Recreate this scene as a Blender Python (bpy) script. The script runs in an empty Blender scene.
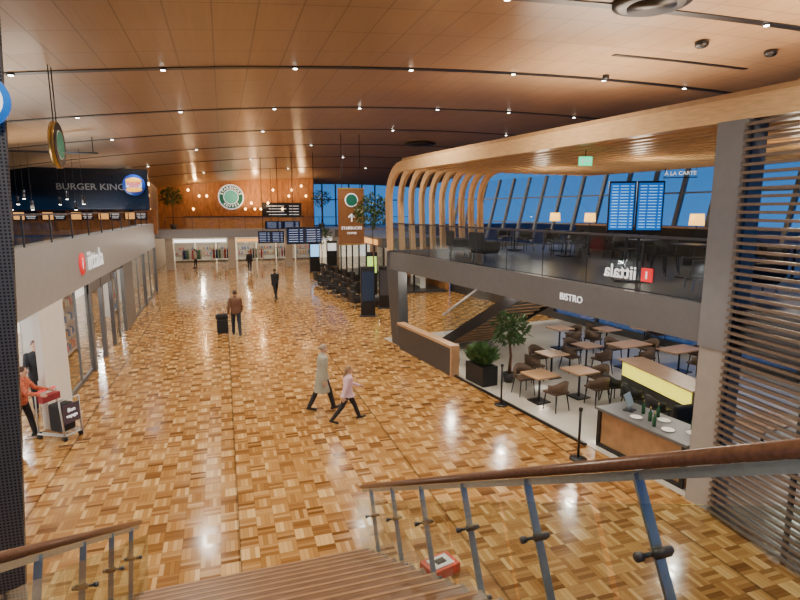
import bpy, bmesh, math, random
from mathutils import Vector, Matrix
random.seed(4)
S=bpy.context.scene; C=S.collection
PI=math.pi
def R(a): return math.radians(a)
# ------------------------------------------------------------ camera
CAM=Vector((0,0,4.9)); PITCH=R(9.46); YAW=R(18); F=540.0
cd=bpy.data.cameras.new('camera'); cam=bpy.data.objects.new('camera',cd); C.objects.link(cam)
cam.location=CAM; cam.rotation_euler=(PI/2-PITCH,0,-YAW); cd.sensor_width=36; cd.lens=F/800*36; cd.clip_start=.05; cd.clip_end=300
S.camera=cam
def ray(px,py):
    u=(px-400)/F; v=(300-py)/F
    fc=math.cos(PITCH)+math.sin(PITCH)*v; z=-math.sin(PITCH)+math.cos(PITCH)*v
    return Vector((math.sin(YAW)*fc+math.cos(YAW)*u, math.cos(YAW)*fc-math.sin(YAW)*u, z))
def on_z(px,py,z=0):
    r=ray(px,py); return CAM+r*((z-CAM.z)/r.z)
def on_y(px,py,Y):
    r=ray(px,py); return CAM+r*(Y/r.y)
def on_x(px,py,X):
    r=ray(px,py); return CAM+r*(X/r.x)
# restaurant frame : local x = n (inwards), local y = s (along the balcony, away)
B0=Vector((7.5,6.83,0)); AL=R(7.33)
def RB(s,n,z=0):
    return Vector((B0.x+n*math.cos(AL)-s*math.sin(AL), B0.y+n*math.sin(AL)+s*math.cos(AL), z))
def zc(x,y):
    return 8.95-.0037*(x-12)**2-.0017*max(0,y-27)**2
# ------------------------------------------------------------ materials
MATS={}
def mat(name,col,rough=.5,metal=0,var=.12,scale=6,emit=0,ecol=None,bump=0,spec=.5,stretch=None):
    if name in MATS: return MATS[name]
    m=bpy.data.materials.new(name); m.use_nodes=True; nt=m.node_tree; b=nt.nodes['Principled BSDF']
    tc=nt.nodes.new('ShaderNodeTexCoord'); no=nt.nodes.new('ShaderNodeTexNoise'); no.inputs['Scale'].default_value=scale; no.inputs['Detail'].default_value=4
    if stretch:
        mp=nt.nodes.new('ShaderNodeMapping'); mp.inputs['Scale'].default_value=stretch
        nt.links.new(tc.outputs['Object'],mp.inputs[0]); nt.links.new(mp.outputs[0],no.inputs['Vector'])
    else: nt.links.new(tc.outputs['Object'],no.inputs['Vector'])
    cr=nt.nodes.new('ShaderNodeValToRGB')
    cr.color_ramp.elements[0].position=.3; cr.color_ramp.elements[1].position=.7
    cr.color_ramp.elements[0].color=(*[max(0,c*(1-var)) for c in col],1); cr.color_ramp.elements[1].color=(*[min(1,c*(1+var)) for c in col],1)
    nt.links.new(no.outputs[0],cr.inputs[0]); nt.links.new(cr.outputs[0],b.inputs['Base Color'])
    b.inputs['Roughness'].default_value=rough; b.inputs['Metallic'].default_value=metal; b.inputs['Specular IOR Level'].default_value=spec
    if emit: 
        b.inputs['Emission Color'].default_value=(*(ecol or col),1); b.inputs['Emission Strength'].default_value=emit
    MATS[name]=m; return m
def glassmat(name,tint=(.97,.99,.99),fac=.02,gz=.5,rough=.02):
    m=bpy.data.materials.new(name); m.use_nodes=True; nt=m.node_tree
    for n in list(nt.nodes): nt.nodes.remove(n)
    o=nt.nodes.new('ShaderNodeOutputMaterial'); mx=nt.nodes.new('ShaderNodeMixShader'); t=nt.nodes.new('ShaderNodeBsdfTransparent'); g=nt.nodes.new('ShaderNodeBsdfGlossy')
    lw=nt.nodes.new('ShaderNodeLayerWeight'); lw.inputs['Blend'].default_value=.5
    pw=nt.nodes.new('ShaderNodeMath'); pw.operation='POWER'; pw.inputs[1].default_value=4
    ad=nt.nodes.new('ShaderNodeMath'); ad.operation='MULTIPLY_ADD'; ad.inputs[1].default_value=gz; ad.inputs[2].default_value=fac; ad.use_clamp=True
    t.inputs[0].default_value=(*tint,1); g.inputs['Roughness'].default_value=rough
    nt.links.new(lw.outputs['Facing'],pw.inputs[0]); nt.links.new(pw.outputs[0],ad.inputs[0]); nt.links.new(ad.outputs[0],mx.inputs[0]); nt.links.new(t.outputs[0],mx.inputs[1]); nt.links.new(g.outputs[0],mx.inputs[2]); nt.links.new(mx.outputs[0],o.inputs[0])
    MATS[name]=m; return m
class NB:
    def __init__(s,name):
        s.m=bpy.data.materials.new(name); s.m.use_nodes=True; s.nt=s.m.node_tree; s.b=s.nt.nodes['Principled BSDF']; MATS[name]=s.m
    def n(s,t,**k):
        x=s.nt.nodes.new(t)
        for a,v in k.items(): setattr(x,a,v)
        return x
    def l(s,a,b): s.nt.links.new(a,b)
    def math(s,op,a,b=None,c=None):
        x=s.n('ShaderNodeMath',operation=op)
        for i,v in enumerate((a,b,c)):
            if v is None: continue
            if isinstance(v,(int,float)): x.inputs[i].default_value=v
            else: s.l(v,x.inputs[i])
        return x.outputs[0]
def parquet(name):
    q=NB(name); geo=q.n('ShaderNodeNewGeometry'); sp=q.n('ShaderNodeSeparateXYZ'); q.l(geo.outputs['Position'],sp.inputs[0])
    cell=.27; N=4
    x=q.math('DIVIDE',sp.outputs[0],cell); y=q.math('DIVIDE',sp.outputs[1],cell)
    cx=q.math('FLOOR',x); cy=q.math('FLOOR',y); fx=q.math('FRACT',x); fy=q.math('FRACT',y)
    par=q.math('ABSOLUTE',q.math('MODULO',q.math('ADD',cx,cy),2.0))
    inv=q.math('SUBTRACT',1.0,par)
    f=q.math('ADD',q.math('MULTIPLY',fx,par),q.math('MULTIPLY',fy,inv))
    g=q.math('ADD',q.math('MULTIPLY',fy,par),q.math('MULTIPLY',fx,inv))
    fn=q.math('MULTIPLY',f,N); idx=q.math('FLOOR',fn); ff=q.math('FRACT',fn)
    cmb=q.n('ShaderNodeCombineXYZ'); q.l(cx,cmb.inputs[0]); q.l(cy,cmb.inputs[1]); q.l(idx,cmb.inputs[2])
    wn=q.n('ShaderNodeTexWhiteNoise',noise_dimensions='3D'); q.l(cmb.outputs[0],wn.inputs[0])
    cmb2=q.n('ShaderNodeCombineXYZ'); q.l(cx,cmb2.inputs[0]); q.l(cy,cmb2.inputs[1]); cmb2.inputs[2].default_value=31
    wn2=q.n('ShaderNodeTexWhiteNoise',noise_dimensions='3D'); q.l(cmb2.outputs[0],wn2.inputs[0])
    v=q.math('ADD',q.math('ADD',q.math('MULTIPLY',wn.outputs[0],.5),q.math('MULTIPLY',wn2.outputs[0],.25)),q.math('MULTIPLY',par,.25))
    cr=q.n('ShaderNodeValToRGB'); e=cr.color_ramp.elements
    e[0].position=.08; e[0].color=(.15,.06,.016,1); e[1].position=.95; e[1].color=(.70,.44,.17,1)
    a=e.new(.35); a.color=(.32,.15,.042,1); a=e.new(.62); a.color=(.47,.25,.078,1)
    q.l(v,cr.inputs[0])
    edge=q.math('MINIMUM',q.math('MINIMUM',ff,q.math('SUBTRACT',1.0,ff)),q.math('MULTIPLY',q.math('MINIMUM',g,q.math('SUBTRACT',1.0,g)),4.0))
    em=q.n('ShaderNodeMapRange'); q.l(edge,em.inputs[0]); em.inputs[1].default_value=0; em.inputs[2].default_value=.08; em.inputs[3].default_value=.55; em.inputs[4].default_value=1
    sx=q.math('FRACT',q.math('DIVIDE',q.math('ADD',sp.outputs[0],.03),cell*12)); seam=q.math('SUBTRACT',1.0,q.math('MULTIPLY',q.math('LESS_THAN',sx,.014),.45))
    tot=q.math('MULTIPLY',em.outputs[0],seam)
    mx=q.n('ShaderNodeMix',data_type='RGBA',blend_type='MULTIPLY'); mx.inputs['Factor'].default_value=1
    q.l(cr.outputs[0],mx.inputs['A'])
    cc=q.n('ShaderNodeCombineColor'); 
    for i in range(3): q.l(tot,cc.inputs[i])
    q.l(cc.outputs[0],mx.inputs['B']); q.l(mx.outputs['Result'],q.b.inputs['Base Color'])
    ro=q.n('ShaderNodeMapRange'); q.l(wn.outputs[0],ro.inputs[0]); ro.inputs[3].default_value=.10; ro.inputs[4].default_value=.24
    q.l(ro.outputs[0],q.b.inputs['Roughness']); q.b.inputs['Specular IOR Level'].default_value=.8
    return q.m
def ceilwood(name):
    q=NB(name); geo=q.n('ShaderNodeNewGeometry'); sp=q.n('ShaderNodeSeparateXYZ'); q.l(geo.outputs['Position'],sp.inputs[0])
    x=q.math('DIVIDE',sp.outputs[0],.8); y=q.math('DIVIDE',sp.outputs[1],1.5)
    cx=q.math('FLOOR',x); cy=q.math('FLOOR',y); fx=q.math('FRACT',x); fy=q.math('FRACT',y)
    cmb=q.n('ShaderNodeCombineXYZ'); q.l(cx,cmb.inputs[0]); q.l(cy,cmb.inputs[1])
    wn=q.n('ShaderNodeTexWhiteNoise',noise_dimensions='3D'); q.l(cmb.outputs[0],wn.inputs[0])
    mp=q.n('ShaderNodeMapping'); mp.inputs['Scale'].default_value=(14,.8,1); q.l(geo.outputs['Position'],mp.inputs[0])
    no=q.n('ShaderNodeTexNoise'); no.inputs['Scale'].default_value=1; no.inputs['Detail'].default_value=5; q.l(mp.outputs[0],no.inputs['Vector'])
    v=q.math('ADD',q.math('MULTIPLY',wn.outputs[0],.3),q.math('MULTIPLY',no.outputs[0],.7))
    cr=q.n('ShaderNodeValToRGB'); e=cr.color_ramp.elements; e[0].position=.15; e[0].color=(.33,.205,.11,1); e[1].position=.85; e[1].color=(.41,.27,.155,1)
    q.l(v,cr.inputs[0])
    ex=q.math('MULTIPLY',q.math('MINIMUM',fx,q.math('SUBTRACT',1.0,fx)),.8); ey=q.math('MULTIPLY',q.math('MINIMUM',fy,q.math('SUBTRACT',1.0,fy)),1.5)
    em=q.n('ShaderNodeMapRange'); q.l(q.math('MINIMUM',ex,ey),em.inputs[0]); em.inputs[2].default_value=.018; em.inputs[3].default_value=.3; em.inputs[4].default_value=1
    mx=q.n('ShaderNodeMix',data_type='RGBA',blend_type='MULTIPLY'); mx.inputs['Factor'].default_value=1
    cc=q.n('ShaderNodeCombineColor')
    for i in range(3): q.l(em.outputs[0],cc.inputs[i])
    q.l(cr.outputs[0],mx.inputs['A']); q.l(cc.outputs[0],mx.inputs['B']); q.l(mx.outputs['Result'],q.b.inputs['Base Color'])
    ro=q.n('ShaderNodeMapRange'); q.l(wn.outputs[0],ro.inputs[0]); ro.inputs[3].default_value=.28; ro.inputs[4].default_value=.36
    q.l(ro.outputs[0],q.b.inputs['Roughness'])
    return q.m
def perf(name):
    q=NB(name); tc=q.n('ShaderNodeTexCoord'); sp=q.n('ShaderNodeSeparateXYZ'); q.l(tc.outputs['Object'],sp.inputs[0])
    f=q.math('FRACT',q.math('MULTIPLY',sp.outputs[2],28)); g=q.math('FRACT',q.math('MULTIPLY',sp.outputs[0],28))
    h=q.math('MULTIPLY',q.math('GREATER_THAN',f,.45),q.math('GREATER_THAN',g,.45))
    mx=q.n('ShaderNodeMix',data_type='RGBA'); q.l(h,mx.inputs['Factor']); mx.inputs['A'].default_value=(.13,.13,.14,1); mx.inputs['B'].default_value=(.02,.02,.022,1)
    q.l(mx.outputs['Result'],q.b.inputs['Base Color']); q.b.inputs['Roughness'].default_value=.4; q.b.inputs['Metallic'].default_value=.3
    return q.m
M_FLOOR=parquet('oak parquet'); M_CEIL=ceilwood('ceiling wood'); M_PERF=perf('perforated steel')
M_GLASS=glassmat('clear glass',fac=.02,gz=.3); M_WIN=glassmat('window glass',(.92,.96,1),.04,.4); M_RAILG=glassmat('railing glass',(.88,.94,.94),.035,.4); M_BALG=glassmat('balcony glass',(.82,.87,.90),.028,.5,.06)
grey=mat('fascia grey',(.36,.36,.37),.35,.1,.04); dgrey=mat('dark grey metal',(.08,.08,.085),.35,.4,.08); black=mat('black paint',(.012,.012,.014),.35,0,.2)
pgrey=mat('portal grey',(.15,.15,.155),.4,.2,.05); fgrey=mat('window frame grey',(.20,.21,.22),.4,.3,.05)
lgrey=mat('light grey',(.55,.55,.55),.4,.1,.04); white=mat('white paint',(.8,.79,.76),.5,0,.03); steel=mat('brushed steel',(.30,.36,.39),.3,.6,.08,20)
wood=mat('rail wood',(.14,.065,.035),.32,0,.25,5,stretch=(1,8,8)); lwood=mat('spruce lamella',(.78,.50,.25),.4,0,.12,4,stretch=(8,1,8)); lwood2=mat('lamella end wood',(.6,.3,.11),.4,0,.18,4)
tread_m=mat('tread wood',(.17,.088,.045),.36,0,.3,4,stretch=(1,14,14)); nosem=mat('nosing brown',(.32,.18,.09),.4); tablewood=mat('table oak',(.50,.30,.16),.4,0,.15,5,stretch=(1,8,1))
cream=mat('cream cladding',(.50,.42,.33),.5,0,.05); colm=mat('column pale grey',(.40,.37,.335),.45,0,.05); slatw=mat('slat brown',(.17,.125,.095),.35,0,.2,5,stretch=(8,1,8))
tile=mat('bistro tile',(.58,.55,.49),.22,0,.08,1.2); chairm=mat('chair brown fabric',(.12,.075,.05),.7,0,.2,30); chairk=mat('chair black fabric',(.02,.02,.022),.6,0,.2,30)
red=mat('red enamel',(.75,.02,.03),.4,emit=.6,ecol=(.8,.02,.03)); wlit=mat('lit white',(.9,.9,.9),.4,emit=2.2,ecol=(1,.98,.95)); wletter=mat('letter white',(.9,.9,.9),.4,emit=.7,ecol=(1,1,1))
teal=mat('green enamel',(.01,.10,.06),.4,emit=.2,ecol=(.02,.3,.2)); gold=mat('gold rim',(.5,.33,.10),.3,.7); blue_scr=mat('screen blue',(.01,.12,.4),.2,emit=.8,ecol=(.01,.15,.6))
scr_light=mat('screen rows',(.3,.6,1),.3,emit=1.5,ecol=(.2,.55,1)); warm=mat('warm shade',(1,.6,.15),.5,emit=2.6,ecol=(1,.52,.10)); bulb=mat('bulb glow',(1,.6,.2),.5,emit=14,ecol=(1,.52,.15))
lampw=mat('downlight glow',(1,1,1),.5,emit=22,ecol=(1,.95,.85)); leaf=mat('leaf green',(.05,.11,.03),.5,0,.4,12); greenlit=mat('lime lit panel',(.6,.6,.08),.4,emit=1.6,ecol=(.85,.75,.07))
farwood=mat('far wall wood',(.48,.21,.07),.45,0,.3,1.5,stretch=(3,1,1)); shopglow=mat('shop back wall',(.85,.82,.76),.6,emit=1.3,ecol=(1,.93,.82)); brownsign=mat('sign brown',(.22,.09,.035),.4,emit=.12,ecol=(.4,.18,.06))  # shop back wall emits: shop brightness put into its surface
farglow=mat('far shop back wall',(.8,.72,.58),.6,emit=.9,ecol=(1,.84,.6))  # wall glows by itself, standing in for the far shop lighting
soil=mat('dark ground',(.03,.03,.035),.8); darkglass=mat('dark glass panel',(.012,.014,.02),.08,0,.1)
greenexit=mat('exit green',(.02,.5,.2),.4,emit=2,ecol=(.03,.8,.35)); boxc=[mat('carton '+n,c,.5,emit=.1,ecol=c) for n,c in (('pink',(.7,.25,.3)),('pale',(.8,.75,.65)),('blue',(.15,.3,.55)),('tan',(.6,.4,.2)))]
warm_m=mat('menu orange',(.8,.35,.08),.4,emit=1.3,ecol=(1,.45,.12))
# ------------------------------------------------------------ mesh builder
class MB:
    def __init__(s): s.v=[]; s.f=[]
    def add(s,vs,fs,M=None):
        o=len(s.v)
        for v in vs:
            v=Vector(v); s.v.append(M@v if M else v)
        s.f+= [tuple(i+o for i in f) for f in fs]; return s
    def box(s,c,d,rz=0,M=None):
        x,y,z=[a/2 for a in d]; T=Matrix.Translation(c)@Matrix.Rotation(rz,4,'Z')
        if M: T=M@T
        return s.add([(-x,-y,-z),(x,-y,-z),(x,y,-z),(-x,y,-z),(-x,-y,z),(x,-y,z),(x,y,z),(-x,y,z)],[(0,3,2,1),(4,5,6,7),(0,1,5,4),(1,2,6,5),(2,3,7,6),(3,0,4,7)],T)
    def b2(s,x0,x1,y0,y1,z0,z1): return s.box(((x0+x1)/2,(y0+y1)/2,(z0+z1)/2),(abs(x1-x0),abs(y1-y0),abs(z1-z0)))
    def rings(s,rs,caps=True):
        o=len(s.v); n=len(rs[0])
        for r in rs: s.v+= [Vector(p) for p in r]
        for i in range(len(rs)-1):
            for j in range(n):
                k=(j+1)%n; s.f.append((o+i*n+j,o+i*n+k,o+(i+1)*n+k,o+(i+1)*n+j))
        if caps: s.f.append(tuple(o+j for j in range(n))[::-1]); s.f.append(tuple(o+(len(rs)-1)*n+j for j in range(n)))
        return s
    def bar(s,p,q,w,h,up=(0,0,1)):
        p=Vector(p); q=Vector(q); d=(q-p).normalized(); a=d.cross(Vector(up))
        if a.length<1e-4: a=Vector((1,0,0))
        a.normalize(); b=a.cross(d)
        def r(c): return [c+a*w/2+b*h/2,c-a*w/2+b*h/2,c-a*w/2-b*h/2,c+a*w/2-b*h/2]
        return s.rings([r(p),r(q)])
    def cone(s,p,q,r0,r1,n=14):
        p=Vector(p); q=Vector(q); d=(q-p).normalized(); a=d.orthogonal().normalized(); b=d.cross(a)
        def r(c,rr): return [c+(a*math.cos(2*PI*i/n)+b*math.sin(2*PI*i/n))*rr for i in range(n)]
        return s.rings([r(p,r0),r(q,r1)])
    def tube(s,pts,rad,n=10):
        pts=[Vector(p) for p in pts]; rs=[]; 
        a=(pts[1]-pts[0]).orthogonal().normalized()
        for i,p in enumerate(pts):
            d=(pts[min(i+1,len(pts)-1)]-pts[max(i-1,0)]).normalized(); a=(a-d*a.dot(d)).normalized(); b=d.cross(a); rr=rad[i] if isinstance(rad,(list,tuple)) else rad
            rs.append([p+(a*math.cos(2*PI*j/n)+b*math.sin(2*PI*j/n))*rr for j in range(n)])
        return s.rings(rs)
    def cap(s,p,q,r0,r1,n=12):
        p=Vector(p); q=Vector(q); d=(q-p)
        if d.length<1e-5: d=Vector((0,0,1e-3))
        dn=d.normalized(); a=dn.orthogonal().normalized(); b=dn.cross(a); rs=[]
        for (c,rr,sg) in ((p,r0,-1),(q,r1,1)):
            for k in range(4):
                t=(PI/2)*(k/3.5 if sg>0 else (3-k+.0)/3.5) 
                rs.append([c+dn*sg*rr*math.sin(t)+(a*math.cos(2*PI*i/n)+b*math.sin(2*PI*i/n))*rr*math.cos(t) for i in range(n)])
        return s.rings(rs)
    def ell(s,c,r,M=None,n=14,m=8):
        rs=[]
        for i in range(m+1):
            t=-PI/2+PI*(i+.15 if i==0 else (i-.15 if i==m else i))/m
            ring=[Vector((r[0]*math.cos(t)*math.cos(2*PI*j/n),r[1]*math.cos(t)*math.sin(2*PI*j/n),r[2]*math.sin(t))) for j in range(n)]
            if M: ring=[M@p for p in ring]
            rs.append([Vector(c)+p for p in ring])
        return s.rings(rs)
    def lathe(s,prof,n=20,c=(0,0,0)):
        return s.rings([[Vector(c)+Vector((r*math.cos(2*PI*j/n),r*math.sin(2*PI*j/n),z)) for j in range(n)] for r,z in prof])
    def mesh(s,name):
        me=bpy.data.meshes.new(name); me.from_pydata(s.v,[],s.f); bm=bmesh.new(); bm.from_mesh(me); bmesh.ops.recalc_face_normals(bm,faces=bm.faces); bm.to_mesh(me); bm.free(); return me
    def build(s,name,m,parent=None,smooth=False,bevel=0,**k):
        return link(name,s.mesh(name),m,parent,smooth,bevel,**k)
def link(name,me,m,parent=None,smooth=False,bevel=0,loc=None,rz=None,label=None,cat=None,group=None,kind=None):
    o=bpy.data.objects.new(name,me); C.objects.link(o)
    if m and not me.materials: me.materials.append(m)
    if smooth:
        for p in me.polygons: p.use_smooth=True
    if bevel:
        b=o.modifiers.new('Bevel','BEVEL'); b.width=bevel; b.segments=2; b.limit_method='ANGLE'
    if parent: o.parent=parent
    if loc is not None: o.location=loc
    if rz is not None: o.rotation_euler=(0,0,rz)
    tag(o,label,cat,group,kind); return o
def tag(o,label=None,cat=None,group=None,kind=None):
    if label: o['label']=label
    if cat: o['category']=cat
    if group: o['group']=group
    if kind: o['kind']=kind
    return o
def thing(name,label,cat,loc=(0,0,0),rz=0,group=None,kind=None):
    o=bpy.data.objects.new(name,None); C.objects.link(o); o.location=loc; o.rotation_euler=(0,0,rz); o.empty_display_size=.2
    return tag(o,label,cat,group,kind)
def dup(root,loc,rz=0,label=None,group=None):
    r=root.copy(); C.objects.link(r); r.location=loc; r.rotation_euler=(0,0,rz)
    if label: r['label']=label
    if group: r['group']=group
    for ch in root.children:
        c=ch.copy(); C.objects.link(c); c.parent=r
        for g in ch.children:
            d=g.copy(); C.objects.link(d); d.parent=c
    return r
class Kind:   # first call moves the original, later calls copy
    def __init__(s,root): s.root=root; s.used=False
    def put(s,loc,rz,label,group=None):
        if not s.used:
            s.used=True; o=s.root; o.location=loc; o.rotation_euler=(0,0,rz); tag(o,label,None,group); return o
        return dup(s.root,loc,rz,label,group)
FACE_MY=Matrix.Rotation(PI/2,4,'X')                       # text read from -Y
FACE_PX=Matrix.Rotation(PI/2,4,'Z')@FACE_MY              # text read from +X
FACE_MN=Matrix.Rotation(-PI/2,4,'Z')@FACE_MY             # text read from -X (or -n)
def text(s,size,M,m,parent,bold=.0,name='lettering',ext=.006,al='CENTER',sx=1):
    cu=bpy.data.curves.new('txt','FONT'); cu.body=s; cu.size=size; cu.extrude=ext; cu.offset=bold; cu.align_x=al; cu.align_y='CENTER'; cu.resolution_u=3
    o=bpy.data.objects.new('txt',cu); C.objects.link(o); bpy.context.view_layer.update()
    me=bpy.data.meshes.new_from_object(o.evaluated_get(bpy.context.evaluated_depsgraph_get())); bpy.data.objects.remove(o)
    me.transform(M@Matrix.Diagonal((sx,1,1,1))); me.materials.clear(); return link(name,me,m,parent)
T=Matrix.Translation
# ------------------------------------------------------------ setting
MB().b2(-18,30,-8,60,-.1,0).build('floor',M_FLOOR,kind='structure')
MB().b2(-.15,8.6,-5,12.9,.0,.012).build('floor',tile,loc=B0,rz=AL,kind='structure')
MB().b2(-150,150,-60,200,-.6,-.5).build('ground',soil,kind='structure')
g=MB(); xs=[-16+i*37/30 for i in range(31)]; ys=[-8+i*64/32 for i in range(33)]
for y in ys:
    for x in xs: g.v.append(Vector((x,y,zc(x,y))))
for y in ys:
    for x in xs: g.v.append(Vector((x,y,zc(x,y)+.15)))
n=len(xs); o2=n*len(ys)
for j in range(len(ys)-1):
    for i in range(n-1):
        a=j*n+i; g.f.append((a,a+1,a+n+1,a+n)); g.f.append((a+o2,a+n+o2,a+n+1+o2,a+1+o2))
ceil=g.build('ceiling',M_CEIL,smooth=True,kind='structure')
def strip(y,x0,x1,w=.22):
    rs=[]; N=24
    for i in range(N+1):
        x=x0+(x1-x0)*i/N; z=zc(x,y)
        rs.append([(x,y-w/2,z-.02),(x,y+w/2,z-.02),(x,y+w/2,z+.03),(x,y-w/2,z+.03)])
    MB().rings(rs).build('light_slot',black,ceil)
SY=[9.6,15,21,27,33,39,45]
for y in SY: strip(y,-15.5,20.5)
strip(12.6,10,14.6,.14)
d=thing('downlight','small round downlight','downlight')
MB().lathe([(.08,0),(.08,.05)],14).build('rim',black,d,True); MB().lathe([(.055,-.012),(.055,.01)],12).build('lens',lampw,d)
K=Kind(d)
for j,y in enumerate(SY):
    for k in range(-1,6):
        if j>2 and (k+j)%2: continue
        x=-1.2+3.2*k; K.put((x,y,zc(x,y)-.045),0,'small bright round downlight set in a dark slot of the wooden ceiling','downlights in the ceiling slots')
def disc(px,py,r,label,m=black,cat='ceiling vent',name='ceiling_vent'):
    p=ray(px,py); t=10
    for _ in range(30):
        q=CAM+p*t; t=(zc(q.x,q.y)-CAM.z)/p.z
    q=CAM+p*t; z=zc(q.x,q.y)
    o=thing(name,label,cat,(q.x,q.y,z-.09))
    MB().lathe([(r*.8,-.05),(r,0),(r,.07),(r*.8,.09)],28).build('housing',m,o,True); MB().lathe([(r*.62,-.065),(r*.62,-.04)],24).build('grille',black,o,True)
disc(652,-1,.72,'large round dark vent cut off by the top edge of the photo'); disc(420,143,.95,'wide flat round dark vent deep in the wooden ceiling above the timber canopy end')
disc(702,41,.16,'small dark ceiling spot between the dark slot and the top right vent',name='ceiling_spot',cat='ceiling spot'); disc(771,50,.15,'small dark ceiling spot nearest the right edge of the photo',name='ceiling_spot',cat='ceiling spot'); disc(606,75,.1,'tiny dark ceiling sprinkler left of the short dark slot',name='sprinkler',cat='sprinkler')
# ------------------------------------------------------------ left side
MB().b2(-4.5,-3.95,6.5,35.5,2.7,4.1).build('wall_left',grey,kind='structure')
MB().b2(-14,-4.5,5,35.5,2.75,3.4).build('floor',dgrey,kind='structure')      # mezzanine slab
MB().b2(-4.08,-3.95,13.5,15.4,0,2.7).build('wall_left',white,kind='structure')
for a,b in ((18.2,18.45),(19.9,20.1),(21.6,21.8),(24.1,26.4),(30.4,30.6),(35.2,35.5)): MB().b2(-4.06,-3.93,a,b,0,2.7).build('column',pgrey,kind='structure')
MB().b2(-4.06,-3.95,18.2,21.8,2.4,2.7).build('wall_left',pgrey,kind='structure')
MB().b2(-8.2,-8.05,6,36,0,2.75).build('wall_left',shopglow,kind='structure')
wn=1
def newwin(kind='window'):
    global wn
    w=tag(bpy.data.objects.new('window_%d'%wn,None),kind='structure'); wn+=1; C.objects.link(w); return w
for a,b in ((15.5,18.2),(26.4,30.4),(30.6,35.2)):
    w=newwin(); MB().b2(-4.04,-4.03,a,b,.1,2.7).build('pane',M_GLASS,w)
    f=MB()
    for y in (a+.03,(a+b)/2,b-.03): f.b2(-4.06,-4.0,y-.025,y+.025,0,2.7)
    f.b2(-4.06,-4.0,a,b,0,.12); f.build('window_frame',pgrey,w)
door=tag(bpy.data.objects.new('door_1',None),kind='structure'); C.objects.link(door)
MB().b2(-4.04,-4.03,21.9,24.1,0.02,2.6).build('pane',M_GLASS,door); MB().b2(-4.06,-4.0,22.9,23.1,0,2.65).b2(-4.06,-4.0,21.8,24.2,2.6,2.7).build('door_frame',pgrey,door)
# perforated pier
pts=[(6,0),(12,240),(21,440),(26,600)]
P=[on_y(x,y,6.2) for x,y in pts]; P[0].z=8.2; P.append(P[-1].copy()); P[-1].z=0; P[-1].x+=.01
rs=[[(p.x,6.2,p.z),(-4.4,6.2,p.z),(-4.4,6.25,p.z),(p.x,6.25,p.z)] for p in P]
MB().rings(rs).build('wall_left',M_PERF,kind='structure')
o=thing('round_sign','round blue lit sign mounted on the perforated pier at the left edge','sign',(0,0,0)); q=on_y(-20,100,6.16); o.location=q
MB().cone((0,0,0),(0,-.06,0),.25,.25,28).build('disc',blue_scr,o,True); MB().cone((0,-.06,0),(0,-.07,0),.2,.2,28).build('face',wletter,o)
# shop sign on fascia
o=thing('shop_sign','red roundel and white lettering on the grey fascia at left','sign',(-3.95,17.7,3.36))
MB().cone((0,0,0),(.03,0,0),.32,.32,28).build('roundel',red,o,True)
text('i',.46,T((.035,0,0))@FACE_PX,wletter,o,.006); text('iittala',.84,T((.03,.62,0))@FACE_PX,wletter,o,.006,al='LEFT',sx=1.2)
def glass_rail(name,label,A,Bp,z0,z1,n,postm=dgrey,g=M_GLASS,loc=(0,0,0),rz=0,handle=dgrey,hw=.06,pw=.035):
    A=Vector((*A,0)); Bp=Vector((*Bp,0)); o=thing(name,label,'railing',loc,rz)
    D=(Bp-A); L=D.length; D.normalize()
    for i in range(n):
        a=A+D*(L*i/n+.02); b=A+D*(L*(i+1)/n-.02)
        MB().bar(a+Vector((0,0,(z0+z1)/2)),b+Vector((0,0,(z0+z1)/2)),.012,z1-z0-.03).build('glass_panel',g,o)
    MB().bar(A+Vector((0,0,z1)),Bp+Vector((0,0,z1)),hw,.045).build('handrail',handle,o)
    for i in range(n+1):
        a=A+D*(L*i/n); MB().box((a.x,a.y,(z0+z1)/2),(pw,pw,z1-z0)).build('post',postm,o)
    return o
glass_rail('glass_railing','glass railing on top of the grey shop fascia at left',(-4.1,9.6),(-4.1,33.7),4.1,4.8,12)
# shelves in the left shop
sh=thing('display_shelf','x','display shelf')
MB().b2(-.18,.18,-.9,-.86,0,2.2).b2(-.18,.18,.86,.9,0,2.2).b2(-.18,-.15,-.9,.9,0,2.2).build('frame',white,sh)
for z in (.1,.6,1.1,1.6,2.1): MB().b2(-.17,.18,-.86,.86,z,z+.03).build('shelf',white,sh)
KS=Kind(sh)
pb=[]
for i,m in enumerate(boxc):
    o=MB().box((0,0,.11),(.16,.12,.22)).box((0,0,.235),(.05,.05,.03)).build('product_box',m,cat='box'); pb.append(Kind(o))
def stock(s,ang,grp,lab,zs=(.132,.632,1.132,1.632)):
    for z in zs:
        for k in range(6):
            v=Vector((.02,-.68+k*.27+random.uniform(-.03,.03),z)); v=Matrix.Rotation(ang,3,'Z')@v
            pb[random.randrange(4)].put(Vector(s)+v,ang,lab,grp)
lp=[((-7.8,13.0,0),0,'white shelf unit facing the entrance inside the left shop'),((-7.8,15.6,0),0,'white shelf unit behind the person in black in the left shop'),((-5.3,18.0,0),0,'white display shelf behind the shop window, nearer bay'),((-5.3,20.6,0),0,'white display shelf in the left shop behind the dark portal'),((-7.8,18.2,0),0,'white shelf unit at the back of the left shop beyond the pillar'),((-7.8,20.8,0),0,'white shelf unit furthest back in the left shop'),((-5.3,28.6,0),0,'white display shelf behind the glass beyond the dark portal, nearer'),((-5.3,32.6,0),0,'white display shelf behind the glass beyond the dark portal, further')]
for l,a,t in lp:
    KS.put(l,a,t,'shelves in the left shop'); stock(l,a,'boxed goods in the left shop','small boxed product standing on a white shelf of the left shop')
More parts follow.
